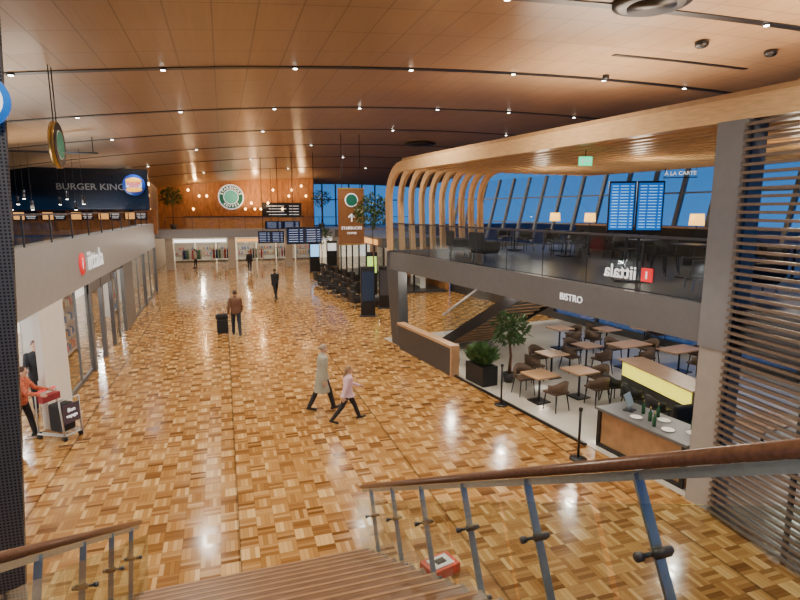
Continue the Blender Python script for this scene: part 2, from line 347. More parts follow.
# mezzanine food outlet on the left
MB().b2(-13,-3.9,34,34.4,4.9,7.15).build('wall_left',darkglass,kind='structure')
MB().b2(-13,-4,38,38.3,3.4,4.95).build('wall_left',farwood,kind='structure')
o=thing('restaurant_sign','white fast food lettering and round emblem on the dark glass bulkhead','sign',(-4.2,33.95,6.2))
q=on_y(91,187,33.95)
text('BURGER KING',.48,T((q.x+4.2,0,q.z-6.2))@FACE_MY,mat('letter dim',(.13,.13,.14),.5,emit=.02,ecol=(.8,.8,.85)),o,.004,sx=1.1)
q=on_y(134,185,33.95)
e=MB(); x0=q.x+4.2; z0=q.z-6.2
e.cone((x0,0,z0),(x0,-.06,z0),.58,.58,28).build('emblem_disc',mat('emblem blue',(.02,.06,.3),.4,emit=.3,ecol=(.02,.08,.5)),o,True)
MB().ell((x0,-.08,z0+.24),(.42,.04,.16)).build('bun',mat('bun orange',(.9,.4,.05),.4,emit=.8,ecol=(.9,.4,.05)),o,True); MB().ell((x0,-.08,z0-.26),(.42,.04,.13)).build('bun',MATS['bun orange'],o,True)
MB().box((x0,-.09,z0),(.8,.02,.3)).build('emblem_band',white,o)
text('BURGER',.19,T((x0,-.11,z0+.07))@FACE_MY,red,o,.004); text('KING',.19,T((x0,-.11,z0-.09))@FACE_MY,red,o,.004)
mb=thing('menu_board','x','menu board'); MB().box((0,0,0),(1.3,.06,.55)).build('panel',black,mb); MB().box((-.3,-.04,0),(.55,.01,.42)).build('picture',warm_m,mb); MB().box((.32,-.04,.1),(.5,.01,.06)).box((.32,-.04,-.03),(.5,.01,.04)).box((.32,-.04,-.13),(.4,.01,.04)).build('text_row',wletter,mb)
KM=Kind(mb)
for i in range(5): KM.put((-11.2+i*1.5,37.9,4.55),0,'lit menu board above the counter, %s from the left'%['first','second','third','fourth','fifth'][i],'menu boards')
# pendants over mezzanine
pd=thing('pendant_lamp','x','pendant lamp'); MB().cone((0,0,.35),(0,0,2.2),.006,.006,6).build('cord',black,pd); MB().cone((0,0,0),(0,0,.35),.06,.06,12).build('shade',black,pd,True); MB().cone((0,0,-.01),(0,0,.01),.05,.05,12).build('bulb',lampw,pd)
KP=Kind(pd)
for i in range(9):
    x=-8.9+i*.45; KP.put((x,25+((i*7)%4)*.7,5.35-((i*5)%3)*.22),0,'black tube pendant hanging over the left mezzanine','tube pendants over the left mezzanine')
o=thing('pendant_rail','black rail carrying the tube pendants over the left mezzanine','rail'); MB().b2(-9.4,-4.8,25.9,26.1,7.2,7.26).build('bar',black,o); MB().b2(-9.3,-9.27,25.98,26.02,7.2,7.6).build('rod',black,o); MB().b2(-5,-4.97,25.98,26.02,7.2,8.0).build('rod',black,o)
# hanging round signs
def round_hang(loc,rz,r,label,rods):
    o=thing('round_sign',label,'sign',loc,rz)
    MB().cone((0,-.05,0),(0,.05,0),r,r,32).build('rim',gold,o,True)
    for s in (-1,1):
        MB().cone((0,s*.05,0),(0,s*.062,0),r*.95,r*.95,32).build('ring',black,o); MB().cone((0,s*.062,0),(0,s*.07,0),r*.62,r*.62,32).build('ring_line',mat('ring pale',(.45,.45,.4)),o); MB().cone((0,s*.07,0),(0,s*.075,0),r*.57,r*.57,32).build('centre',teal,o)
    for x in (-.25*r,.25*r): MB().cone((x,0,r*.95),(x,0,rods),.012,.012,6).build('rod',black,o)
    return o
q=on_x(57,145,-3.5); round_hang(q,R(91),.52,'round dark green hanging sign with gold rim above the left fascia',zc(q.x,q.y)-q.z)
# ------------------------------------------------------------ far end
MB().b2(-5.3,8.3,52,52.4,3.3,8).build('wall_far',farwood,kind='structure')
MB().b2(-5.3,17,48,56,2.6,3.3).build('floor',grey,kind='structure')
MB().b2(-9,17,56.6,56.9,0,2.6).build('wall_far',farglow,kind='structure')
MB().b2(-12,-5.6,38,38.3,0,2.6).build('wall_far',cream,kind='structure'); MB().b2(-5.6,-5.3,38,56,0,8).build('wall_far',cream,kind='structure')
glass_rail('glass_railing','glass railing along the far mezzanine under the round wall sign',(-4.5,48.1),(16.5,48.1),3.3,4.3,10)
for i in range(7):
    w=newwin(); x=8.4+i*1.4
    MB().b2(x+.06,x+1.34,55.98,56.02,3.3,8.2).build('pane',M_WIN,w); MB().b2(x-.06,x+.06,55.9,56.1,3.3,8.2).b2(x,x+1.4,55.9,56.1,5.9,6).build('window_frame',black,w)
# right-hand shop block between the seats and the far mezzanine
MB().b2(8.7,12.8,30,44,0,.12).b2(8.7,12.8,30,44,2.75,3.3).build('wall_right',dgrey,kind='structure')
MB().b2(12.7,12.9,30,48,0,3.3).build('wall_right',farwood,kind='structure')
for i in range(7):
    y=30+i*2; w=newwin(); MB().b2(8.75,8.76,y+.05,y+1.95,.12,2.75).build('pane',M_GLASS,w); MB().b2(8.7,8.8,y-.05,y+.05,.12,2.75).build('window_frame',black,w)
w=newwin(); MB().b2(8.8,12.6,30.05,30.06,.12,2.75).build('pane',M_GLASS,w); MB().b2(10.6,10.7,30,30.1,.12,2.75).build('window_frame',black,w)
MB().b2(8.6,8.68,31,37,2.85,3.15).build('shop_sign',warm_m,label='orange lit strip sign along the dark shop block behind the brown sign',cat='sign')
for i in range(3):
    y=32+i*4; KS.put((11.6,y,.12),PI,'shelf unit inside the dark shop block, %s from the near end'%['first','second','third'][i],'shelves in the dark shop block')
# lower wall beyond the bistro
MB().b2(8.5,8.7,13.2,22.5,0,3.3).build('wall_right',dgrey,loc=B0,rz=AL,kind='structure')
# round wall sign
q=on_y(231,197,51.9)
o=thing('round_sign','big round green and white sign on the far wooden wall','sign',q)
MB().cone((0,0,0),(0,-.1,0),1.12,1.12,40).build('rim',wletter,o,True); MB().cone((0,-.1,0),(0,-.13,0),1.02,1.02,40).build('ring',teal,o); MB().cone((0,-.13,0),(0,-.15,0),.66,.66,36).build('ring_line',wletter,o); MB().cone((0,-.15,0),(0,-.17,0),.6,.6,36).build('centre',mat('teal pale',(.1,.4,.3),.4,emit=.5,ecol=(.15,.55,.42)),o)
for i,ch in enumerate('STARBUCKS'):
    a=R(70-i*17.5); text(ch,.32,T((-math.sin(a)*.84,-.14,math.cos(a)*.84))@FACE_MY@Matrix.Rotation(a,4,'Z'),wletter,o,.01)
for i,ch in enumerate('COFFEE'):
    a=R(-42+i*17); text(ch,.26,T((math.sin(a)*.84,-.14,-math.cos(a)*.84))@FACE_MY@Matrix.Rotation(a,4,'Z'),wletter,o,.01)
pb2=thing('pendant_bulb','x','pendant bulb'); MB().cone((0,0,.1),(0,0,1.6),.01,.01,6).build('cord',black,pb2); MB().ell((0,0,0),(.09,.09,.11)).build('bulb',bulb,pb2,True)
KB=Kind(pb2)
for i in range(20):
    q=on_y(188+i*6.2+random.uniform(-2,2),random.choice((186,190,196,203,209)),50.5+random.uniform(-.8,.8))
    if abs(q.x-.2)<1.3 : continue
    KB.put(q,0,'glowing warm bulb on a cord before the far wooden wall','pendant bulbs at the far wall')
o=thing('menu_board','wide black menu board on the far wall right of the round sign','menu board',on_y(282,212,51.94)); MB().box((0,0,0),(3.6,.1,1.7)).build('panel',black,o); r_=MB()
for k in range(5): r_.box((-.6+(k%2)*.2,-.06,.55-k*.26),(1.6,.02,.05)); r_.box((1.1,-.06,.55-k*.26),(.9,.02,.05))
r_.build('text_row',wletter,o)
o=thing('bar_counter','long lit serving counter on the far mezzanine','counter',(1.5,50.9,3.3)); MB().b2(-4.5,5.5,-.3,.3,0,1.0).build('body',lwood2,o); MB().b2(-4.6,5.6,-.36,.36,1.0,1.06).build('countertop',black,o)
# flight boards
def board(px0,px1,py0,py1,Y,label,slant=0):
    a=on_y(px0,(py0+py1)/2,Y); b=on_y(px1,(py0+py1)/2,Y); z1=on_y((px0+px1)/2,py0,Y).z; z0=on_y((px0+px1)/2,py1,Y).z
    w=b.x-a.x; h=z1-z0; o=thing('flight_board',label,'flight board',((a.x+b.x)/2,Y,(z0+z1)/2),slant)
    MB().box((0,0,0),(w,.14,h)).build('panel',black,o,bevel=.02); n=2
    for k in range(n):
        x=-w/2+w*(k+.5)/n; MB().box((x,-.08,0),(w/n*.9,.02,h*.84)).build('screen',mat('board navy',(.01,.02,.06),.2,emit=.15,ecol=(.02,.05,.25)),o)
        rr=MB()
        for j in range(6): rr.box((x-w*.06,-.095,h*.34-j*h*.135),(w/n*.5,.01,h*.03)); rr.box((x+w/n*.32,-.095,h*.34-j*h*.135),(w/n*.16,.01,h*.03))
        rr.build('text_row',mat('board rows',(.4,.5,.7),.4,emit=.45,ecol=(.6,.75,1)),o)
    for x in (-w*.3,w*.3): MB().cone((x,0,h/2),(x,0,zc(a.x,Y)-(z0+z1)/2),.02,.02,8).build('hanger',black,o)
board(258,284,231,243,38,'dark hanging flight information board left of its wider twin',R(-8)); board(286,322,227,244,36,'wider dark hanging flight information board beside the brown sign',R(8))
board(265,300,221,229,45,'small hanging flight board furthest back before the mezzanine')
# brown banner sign
a=on_y(338,216,28.5); b=on_y(364,216,28.5); zt=on_y(351,188,28.5).z; zb=on_y(351,245,28.5).z; w=b.x-a.x; h=zt-zb
o=thing('hanging_sign','tall brown hanging sign with round emblem and white arrow','sign',((a.x+b.x)/2,28.5,(zt+zb)/2),R(4))
MB().box((0,0,0),(w,.16,h)).build('panel',brownsign,o,bevel=.02)
for zz in (h/2-.04,-h/2+.04): MB().box((0,-.085,zz),(w,.02,.08)).build('trim',gold,o)
MB().cone((0,-.08,h*.29),(0,-.11,h*.29),.36,.36,28).build('emblem_ring',wletter,o); MB().cone((0,-.11,h*.29),(0,-.13,h*.29),.31,.31,28).build('emblem',teal,o)
MB().box((0,-.1,-.08),(.06,.03,.36)).bar((0,-.1,.14),(-.17,-.1,-.03),.03,.06).bar((0,-.1,.14),(.17,-.1,-.03),.03,.06).build('arrow',wletter,o)
text('STARBUCKS',.21,T((0,-.1,-h*.2))@FACE_MY,wletter,o,.003); text('COFFEE',.15,T((0,-.1,-h*.29))@FACE_MY,wletter,o,.002)
for x in (-w*.35,w*.35): MB().cone((x,0,h/2),(x,0,zc(a.x,28.5)-(zt+zb)/2),.018,.018,8).build('cable',black,o)
# plants
def foliage(rx,ry,rz,n,ls,up=0,seed=1):
    rnd=random.Random(seed); m=MB()
    for _ in range(n):
        d=Vector((rnd.gauss(0,1),rnd.gauss(0,1),rnd.gauss(0,1))).normalized()*(rnd.random()**.4); c=Vector((d.x*rx,d.y*ry,d.z*rz))
        dr=(Vector((d.x,d.y,d.z*.6+up))+Vector((rnd.gauss(0,.4),rnd.gauss(0,.4),rnd.gauss(0,.4)))).normalized(); a=dr.orthogonal().normalized(); a=Matrix.Rotation(rnd.random()*6,3,dr)@a
        L=ls*rnd.uniform(.7,1.3); m.add([c,c+dr*L*.5+a*L*.2,c+dr*L+Vector((0,0,-L*.15)),c+dr*L*.5-a*L*.2],[(0,1,2,3)])
    return m
def tree(label,loc,h,cr,seed,name='potted_tree',pot=.3,ls=.22,cat='plant',nl=420):
    o=thing(name,label,cat,loc); MB().lathe([(pot*.7,0),(pot,pot*1.3),(pot*.88,pot*1.3),(pot*.85,pot*1.15)],20).build('pot',dgrey,o,True)
    MB().tube([(0,0,pot),(.04,0,h*.4),(-.03,.02,h*.75)],[.05,.04,.025]).build('trunk',wood,o,True)
    f_=foliage(cr,cr,cr*.85,nl,ls,.2,seed); f_.v=[v+Vector((0,0,h-cr*.7)) for v in f_.v]; f_.build('foliage',leaf,o); return o
q=on_y(172,215,49); tree('small round-crowned tree on the far mezzanine left of the round sign',(q.x,49.7,3.3),3.3,.85,1,nl=700)
tree('tall leafy potted tree beside the timber canopy end',(7.2,26.6,0),5.5,.9,2,pot=.4,nl=800)
q=on_y(329,215,46); tree('slim tree on the far mezzanine beside the brown sign',(q.x,49.7,3.3),3.2,.8,3)
q=on_z(322,268); tree('dark potted tree on the hall floor under the flight boards',(q.x,q.y,0),3.4,.8,6)
# far shop stuff
for i in range(7):
    x=-3.6+i*1.9; KS.put((x,55.6,0),-PI/2,'tall lit shelf unit at the back of the far shops, %s from the left'%['first','second','third','fourth','fifth','sixth','seventh'][i],'shelves in the far shops'); stock((x,55.6,0),-PI/2,'boxed goods in the far shops','small boxed product on a shelf of the far shops',(.632,1.132))
ga=MB(); ga.rings([[(-.2,-.06,0),(.2,-.06,0),(.2,.06,0),(-.2,.06,0)],[(-.17,-.05,.5),(.17,-.05,.5),(.17,.05,.5),(-.17,.05,.5)],[(-.24,-.05,.7),(.24,-.05,.7),(.24,.05,.7),(-.24,.05,.7)],[(-.07,-.04,.8),(.07,-.04,.8),(.07,.04,.8),(-.07,.04,.8)]])
gm=[mat('garment '+n,c,.8) for n,c in (('navy',(.03,.05,.15)),('red',(.4,.05,.05)),('white',(.7,.68,.62)),('green',(.08,.2,.1)))]
rk=thing('clothes_rack','x','clothes rack'); 
MB().cone((-.8,0,1.5),(.8,0,1.5),.02,.02,8).build('rail',steel,rk); MB().cone((-.78,0,0),(-.78,0,1.5),.02,.02,8).build('post',steel,rk); MB().cone((.78,0,0),(.78,0,1.5),.02,.02,8).build('post',steel,rk); MB().box((-.78,0,.02),(.05,.5,.04)).build('foot',steel,rk); MB().box((.78,0,.02),(.05,.5,.04)).build('foot',steel,rk)
KR=Kind(rk); GK=[]
for m in gm:
    me=ga.mesh('garment'); me.materials.append(m); oo=bpy.data.objects.new('garment',me); C.objects.link(oo); tag(oo,'x','garment'); GK.append(Kind(oo))
for i,(x,y) in enumerate(((-2.7,50.3),(-.3,50.8),(2.6,50.2),(5.2,51))):
    KR.put((x,y,0),R(5*i),'steel clothes rack at the front of the far shops, %s from the left'%['first','second','third','fourth'][i],'clothes racks')
    for k in range(6):
        v=Matrix.Rotation(R(5*i),3,'Z')@Vector((-.6+k*.24,0,.66)); GK[(i+k*3)%4].put(Vector((x,y,0))+v,R(5*i+72),'garment hanging on a steel rack in the far shops','garments on the far racks')
for i,x in enumerate((-4.3,.6,5.4,9.6)): MB().b2(x-.3,x+.3,48.1,48.7,0,2.6).build('column',cream,kind='structure')
for i,(x0,x1,m) in enumerate(((-3.9,.2,wlit),(1.0,5.0,warm_m),(5.8,9.2,wletter))):
    o=MB().b2(x0,x1,48.0,48.08,2.25,2.5).build('shop_sign',m,label=['long white lit strip sign over the left far shop','orange lit strip sign over the middle far shop','pale lit strip sign over the right far shop'][i],cat='sign')
def kiosk(px,py,w,h,label,scr,rz=0,sh_=.6):
    q=on_z(px,py); o=thing('info_kiosk',label,'kiosk',q,rz); MB().box((0,0,h/2+.03),(w,.3,h)).build('housing',black,o,bevel=.03); MB().box((0,0,.03),(w+.15,.5,.06)).build('base',dgrey,o); MB().box((0,-.16,h*.92-h*sh_/2),(w*.84,.02,h*sh_)).build('screen',scr,o)
kiosk(368,316,.66,2.3,'tall dark information kiosk with dim screen near the canopy end',mat('kiosk dim',(.02,.03,.05),.2,emit=.06,ecol=(.1,.2,.4)),R(-10))
kiosk(372,299,.6,2.6,'kiosk with bright lime green screen behind the dark kiosk',mat('lime screen',(.45,.7,.1),.3,emit=1.2,ecol=(.5,.85,.15)),R(-10),.35)
kiosk(315,272,.8,2.4,'pillar display with pale blue screen left of the seats',scr_light,sh_=.4); kiosk(386,308,.7,2.1,'dark kiosk beside the dim information kiosk',mat('kiosk dim2',(.04,.05,.07),.3,emit=.1,ecol=(.2,.1,.05)),R(-15))
kiosk(332,266,.9,2.2,'far kiosk with white screen under the brown sign',wletter,sh_=.3)
# ------------------------------------------------------------ seating
def lounge():
    o=thing('armchair','x','armchair')
    MB().box((0,.02,.33),(.62,.6,.2)).build('seat',chairk,o,bevel=.04); MB().box((0,-.3,.6),(.66,.12,.5)).build('backrest',chairk,o,bevel=.04)
    for s in(-1,1):
        MB().box((s*.34,0,.45),(.09,.6,.28)).build('armrest',chairk,o,bevel=.03)
        for t in(-1,1): MB().cone((s*.27,t*.24,0),(s*.25,t*.22,.25),.02,.025,8).build('leg',steel,o)
    return o
KL=Kind(lounge())
seats=[(324,289),(331,293),(339,297),(348,301),(336,283),(344,287),(353,291),(327,279),(349,281),(341,278),(331,275),(357,284),(360,297),(320,284),(357,307)]
for i,(x,y) in enumerate(seats):
    q=on_z(x,y); KL.put(q,R(100 if i<4 else -80),'black armchair in the seating cluster below the brown sign','black armchairs in the hall')
def bchair(fm,name='bistro_chair'):
    o=thing(name,'x','chair')
    MB().rings([[(-.22,-.2,.43),(.22,-.2,.43),(.24,.22,.43),(-.24,.22,.43)],[(-.23,-.21,.49),(.23,-.21,.49),(.25,.23,.49),(-.25,.23,.49)]]).build('seat',fm,o,bevel=.015)
    rs=[]
    for i in range(13):
        a=R(180+ -5+190*i/12); r0,r1=.235,.275; z1=.80-.13*abs(math.cos(a))**2
        cx,cy=math.cos(a),math.sin(a)*.9
        rs.append([(cx*r0,cy*r0,.5),(cx*r1,cy*r1,.5),(cx*r1*1.06,cy*r1*1.08,z1),(cx*r0*1.06,cy*r0*1.08,z1)])
    MB().rings(rs).build('backrest',fm,o,True)
    for s in(-1,1):
        MB().cone((s*.23,.2,0),(s*.19,.17,.44),.013,.018,8).build('leg',black,o); MB().cone((s*.23,-.22,0),(s*.18,-.16,.44),.013,.018,8).build('leg',black,o)
    return o
def btable(w,d,h=.75,m=None):
    o=thing('bistro_table','x','table'); MB().box((0,0,h-.02),(w,d,.04)).build('tabletop',m or tablewood,o,bevel=.008); MB().cone((0,0,.03),(0,0,h-.04),.03,.03,10).build('column',black,o); MB().box((0,0,.015),(w*.6,d*.6,.03)).build('base',black,o,bevel=.005); return o
KC=Kind(bchair(chairm)); KT=Kind(btable(.72,.72)); KT2=Kind(btable(1.25,.7))
def tb(px,py,K,lab,rz=0): 
    q=on_z(px,py,.75); q.z=.013; K.put(q,AL+rz,lab,'bistro tables'); return q
tabs=[(540,374,KT,'square oak bistro table nearest the planter at the edge of the tiled floor'),(580,370,KT,'square oak bistro table second from the planter along the floor edge'),(552,353,KT,'square oak table behind the two front bistro tables'),(587,345,KT,'square oak table in the middle row under the balcony, left one'),
 (629,344,KT2,'long oak table in the middle row under the balcony'),(607,329,KT,'square oak table near the back windows right of the stair'),(560,328,KT,'square oak table behind the bistro stair'),(680,349,KT2,'long oak table near the back windows behind the bar'),(645,328,KT,'square oak table at the back windows beside the long one')]
TP=[tb(*t) for t in tabs]
words=['left of','right of','in front of','behind']
tn=['the table nearest the planter','the second front table','the table behind the front pair','the left middle-row table','the long middle table','the square back table right of the stair','the table behind the stair','the long table behind the bar','the small back-window table']
plan={0:(2,3),1:(1,2),2:(0,3),3:(0,2,3),4:(1,2,3),5:(0,3),6:(1,2),7:(1,2),8:(1,)}
for i,ds in plan.items():
    wide=i in(4,7)
    for k in ds:
        off={0:(-.66-(.28 if wide else 0),0,-90),1:(.66+(.28 if wide else 0),0,90),2:(0,-.64,0),3:(0,.64,180)}[k]
        v=Matrix.Rotation(AL,3,'Z')@Vector((off[0],off[1],0)); p=TP[i]+v
        KC.put(p,AL+R(off[2])+R(random.uniform(-8,8)),'brown low-backed bistro chair %s %s'%(words[k],tn[i]),'chairs in the bistro')
# ------------------------------------------------------------ bistro building
def RBo(mb,name,m,**k): return mb.build(name,m,loc=B0,rz=AL,**k)
fasm=mat('fascia dark grey',(.15,.15,.155),.35,.2,.05)
RBo(MB().b2(-.05,.12,-6,12.75,2.72,3.38),'fascia_beam',fasm,kind='structure')
RBo(MB().b2(.12,8.6,-6,12.75,3.2,3.4),'floor',dgrey,kind='structure'); RBo(MB().b2(.12,8.6,-6,12.75,2.75,2.8),'ceiling',pgrey,kind='structure')
RBo(MB().b2(-.05,8.6,12.5,12.8,2.72,3.38),'fascia_beam',fasm,kind='structure')
RBo(MB().b2(-.22,.25,-.6,-.12,2.72,6.22),'column',mat('column grey',(.22,.22,.23),.35,.2,.04),kind='structure'); RBo(MB().b2(-.2,.23,-.58,-.14,0,2.72),'column',colm,kind='structure')
MB().rings([[RB(12.1,-.15,0),RB(12.1,.25,0),RB(11.5,.25,0),RB(11.5,-.15,0)],[RB(12.7,-.1,2.72),RB(12.7,.25,2.72),RB(11.7,.25,2.72),RB(11.7,-.1,2.72)]]).build('column',dgrey,kind='structure')
o=thing('shop_sign','white bistro lettering on the dark balcony fascia','sign',B0,AL); text('BISTRO',.21,T((-.06,3.0,3.02))@FACE_MN,wletter,o,.001)
br=glass_rail('balcony_railing','glass railing with dark top rail along the bistro balcony',(.0,-.1),(.0,12.3),3.38,4.42,9,loc=B0,rz=AL,hw=.05,pw=.014,g=M_BALG)
text('iittala',.36,T((-.03,1.75,3.72))@FACE_MN@Matrix.Diagonal((-1,1,1,1)),wletter,br,.004,name='painted_reflection'); MB().b2(-.04,-.02,1.0,1.24,3.6,3.85).build('painted_reflection',red,br); text('i',.2,T((-.05,1.12,3.72))@FACE_MN,wletter,br,.004,name='painted_reflection')  # reflection of the left shop sign, painted on the glass as mirrored letters
# canopy
cp=thing('timber_canopy','curved canopy of long pale spruce lamellas over the bistro balcony','canopy',B0,AL)
path=[(-6,6.4),(11.5,6.4)]+[(11.5+1.15*math.sin(R(a)),5.25+1.15*math.cos(R(a))) for a in range(15,91,15)]+[(12.6,4.4),(12.5,3.42)]
def lam(n0,wd,dp,nm='lamella',pt=path):
    rs=[]
    for i,(s,z) in enumerate(pt):
        a=pt[max(i-1,0)]; b=pt[min(i+1,len(pt)-1)]; t=Vector((b[0]-a[0],b[1]-a[1])).normalized(); nn=Vector((-t.y,t.x))*(dp/2)
        rs.append([(n0-wd/2,s+nn.x,z+nn.y),(n0+wd/2,s+nn.x,z+nn.y),(n0+wd/2,s-nn.x,z-nn.y),(n0-wd/2,s-nn.x,z-nn.y)])
    MB().rings(rs).build(nm,lwood,cp)
lam(-.02,.14,.34,'edge_beam')
for i in range(19): 
    n0=.46+i*.44; lam(n0,.14,.24,pt=path if n0<4.1 else [(-6,6.4),(11.6,6.4)])
MB().b2(-.05,8.7,-6,11.5,6.56,6.66).build('backing_panel',mat('canopy backing',(.5,.30,.14),.6),cp)
# upper & lower windows
for i in range(23):
    s0=-5+i*1.25; w=newwin(); w.location=B0; w.rotation_euler=(0,0,AL)
    MB().bar((8.5,s0+.625,3.4),(9.3,s0+.625,6.5),1.15,.01,up=(1,0,0)).build('pane',M_WIN,w); f=MB().bar((8.5,s0,3.4),(9.3,s0,6.5),.13,.13,up=(1,0,0))
    for zz in (4.3,5.5): nn_=8.5+.8*(zz-3.4)/3.1; f.bar((nn_,s0,zz),(nn_,s0+1.25,zz),.06,.06)
    f.build('window_frame',fgrey,w)
for i in range(7):
    s0=-5+i*2.6; w=newwin(); w.location=B0; w.rotation_euler=(0,0,AL)
    MB().b2(8.5,8.51,s0+.06,s0+2.54,.3,2.72).build('pane',M_WIN,w); MB().b2(8.44,8.6,s0-.06,s0+.06,0,2.75).b2(8.44,8.6,s0,s0+2.6,0,.3).build('window_frame',dgrey,w)
# bistro inside stair
st=thing('indoor_staircase','wide dark glass-sided staircase rising inside the bistro behind the low wall','staircase',B0,AL)
for k in range(19): MB().b2(1.5,3.3,10.9-k*.29-.3,10.9-k*.29,.17*(k+1)-.05,.17*(k+1)).build('tread',tablewood,st)
for x in (1.45,3.35): MB().bar((x,11.1,.05),(x,5.4,3.2),.06,.34).build('stringer',black,st)
MB().bar((2.4,11.0,-.02+.1),(2.4,5.5,3.1),1.8,.05).build('soffit',black,st)
for x in (1.45,3.35): MB().bar((x,11.1,1.1),(x,7.2,3.3),.06,.06).build('handrail',lgrey,st); MB().bar((x,11.1,.62),(x,7.2,2.85),.012,.8).build('glass_panel',M_BALG,st)
# low wall + floor edge + stanchions
RBo(MB().b2(-.28,-.1,7.6,11.2,0,.86),'wall_low',dgrey,kind='structure'); RBo(MB().b2(-.33,-.05,7.5,11.3,.86,.94),'trim_1',tablewood,kind='structure'); RBo(MB().b2(-.33,-.05,7.5,7.58,0,.86),'trim_2',tablewood,kind='structure')
RBo(MB().b2(-.22,-.15,2.2,7.5,0,.05),'trim_3',black,kind='structure')
sp=thing('stanchion','x','stanchion'); MB().lathe([(.17,0),(.17,.02),(.03,.05)],20).build('base',black,sp,True); MB().cone((0,0,.04),(0,0,1.0),.025,.025,12).build('post',black,sp,True); MB().lathe([(.035,1.0),(.04,1.03),(.04,1.07),(.02,1.08)],14).build('head',black,sp,True)
KST=Kind(sp)
for (x,y,l) in ((501,405,'black stanchion standing before the planter'),(578,459,'black stanchion beside the wooden service counter')): KST.put(on_z(x,y),0,l,'stanchions')
q=RB(6.7,.2,.013); o=thing('planter','dark box planter with upright grasses beside the low wall','planter',q,AL); MB().box((0,0,.28),(.5,.9,.56)).build('box',black,o,bevel=.01); f_=foliage(.2,.4,.2,260,.4,1.6,8); f_.v=[v+Vector((0,0,.65)) for v in f_.v]; f_.build('foliage',leaf,o)
tree('leafy potted tree behind the planter in the bistro',RB(6.4,.95,.013),1.9,.48,9,ls=.2,pot=.2)
# service counter
o=thing('service_counter','wooden service counter with dark frame beside the beige column','counter',RB(1.1,.45,.013),AL)
MB().b2(-.4,.4,-1,1,0,.78).build('body',mat('counter wood',(.40,.22,.10),.4,0,.2,4),o); MB().b2(-.46,.46,-1.06,1.06,.78,.84).build('countertop',pgrey,o,bevel=.01); MB().b2(-.44,-.4,-1.02,-.94,0,.78).b2(-.44,-.4,.94,1.02,0,.78).b2(-.44,-.4,-1,1,0,.08).build('frame',black,o)
def on_counter(s,n): return RB(1.1+s,.45+n,.854)
o=thing('payment_terminal','tilted payment terminal screen on the wooden service counter','terminal',on_counter(.6,0),AL+R(20)); MB().box((0,0,.01),(.2,.2,.02)).build('base',black,o); MB().cone((0,0,.02),(0,.03,.16),.02,.02,8).build('stand',steel,o); MB().bar((0,-.02,.1),(0,.08,.34),.3,.02,up=(0,1,0)).build('screen',steel,o)
pl=thing('plate','x','plate'); MB().lathe([(.05,0),(.12,.02),(.11,.022),(.04,.008)],20).build('dish',white,pl,True); KPL=Kind(pl)
for s,n in((-.75,.1),(-.45,-.18),(-.1,.15),(.25,-.2)): KPL.put(on_counter(s,n),0,'small white plate on the wooden service counter','plates on the counter')
bt=thing('bottle','x','bottle'); MB().lathe([(.035,0),(.035,.16),(.013,.21),(.013,.26)],14).build('body',mat('bottle green',(.03,.12,.05),.1),bt,True); MB().lathe([(.016,.255),(.016,.285)],10).build('cap',gold,bt,True); KBT=Kind(bt)
for i,(s,n) in enumerate(((-.2,-.25),(.02,-.1),(.1,.22),(-.6,.3),(.35,.1))): KBT.put(on_counter(s,n),0,'small green bottle on the wooden service counter','bottles on the counter')
# bar
pa=on_z(632,359,1.02); pz=on_z(706,391,1.02); mid=(pa+pz)/2; dv=pz-pa; L_=dv.length; ba=math.atan2(dv.y,dv.x)
o=thing('bar_counter','long bar counter with yellow lit front behind the black chairs','counter',(mid.x,mid.y,.013),ba); MB().b2(-L_/2,L_/2,-.28,.28,0,1.0).build('body',dgrey,o); MB().b2(-L_/2-.05,L_/2+.05,-.40,.36,1.0,1.04).build('countertop',tablewood,o,bevel=.01)
for k in range(5): MB().b2(-L_/2+.05+k*(L_-.1)/5+.02,-L_/2+.05+(k+1)*(L_-.1)/5-.02,-.31,-.28,.62,.97).build('front_panel',greenlit,o)
KBS=Kind(bchair(chairk,'bar_chair'))
nrm=Vector((math.sin(ba),-math.cos(ba),0))
for k,l in((.14,'black low-backed chair furthest left along the yellow lit bar'),(.46,'black low-backed chair in the middle along the yellow lit bar'),(.78,'black low-backed chair along the yellow lit bar nearest the pale column')):
    q=pa.lerp(pz,k)+nrm*.74; q.z=.013; KBS.put(q,ba,l,'black chairs at the bar')
KT2.put(RB(.3,2.6,.013),AL,'long oak table at right behind the service counter','bistro tables')
KL.put(RB(1.1,1.75,.013),R(180),'black armchair behind the service counter, nearer the tables','bistro armchairs'); KL.put(RB(-.7,3.0,.013),R(0),'black armchair at the long table behind the pale column','bistro armchairs')
# ------------------------------------------------------------ balcony furniture
fl=thing('floor_lamp','x','floor lamp'); MB().lathe([(.14,0),(.14,.02),(.02,.03)],18).build('base',black,fl,True); MB().cone((0,0,.02),(0,0,1.15),.012,.012,8).build('pole',black,fl); MB().lathe([(.19,1.1),(.17,1.4)],20).build('lamp_shade',warm,fl,True)
KF=Kind(fl)
for px,n,l in((555,5.5,'glowing floor lamp leftmost on the bistro balcony'),(590,5.5,'glowing floor lamp left of the departure screens'),(697,5.0,'glowing floor lamp right of the departure screens')):
    r=ray(px,219); N=Vector((math.cos(AL),math.sin(AL),0)); t=((B0-CAM).dot(N)+n)/r.dot(N); q=CAM+r*t; KF.put((q.x,q.y,3.4),0,l,'balcony floor lamps')
ups=[(2.2,2.6),(4.0,3.2),(6.0,5.0),(7.9,4.2),(9.6,5.6),(10.9,4.4),(1.2,4.6)]
ordn=['first','second','third','fourth','fifth','sixth','seventh']
KT3=Kind(btable(.7,.7,.75,black)); KC3=Kind(bchair(chairk))
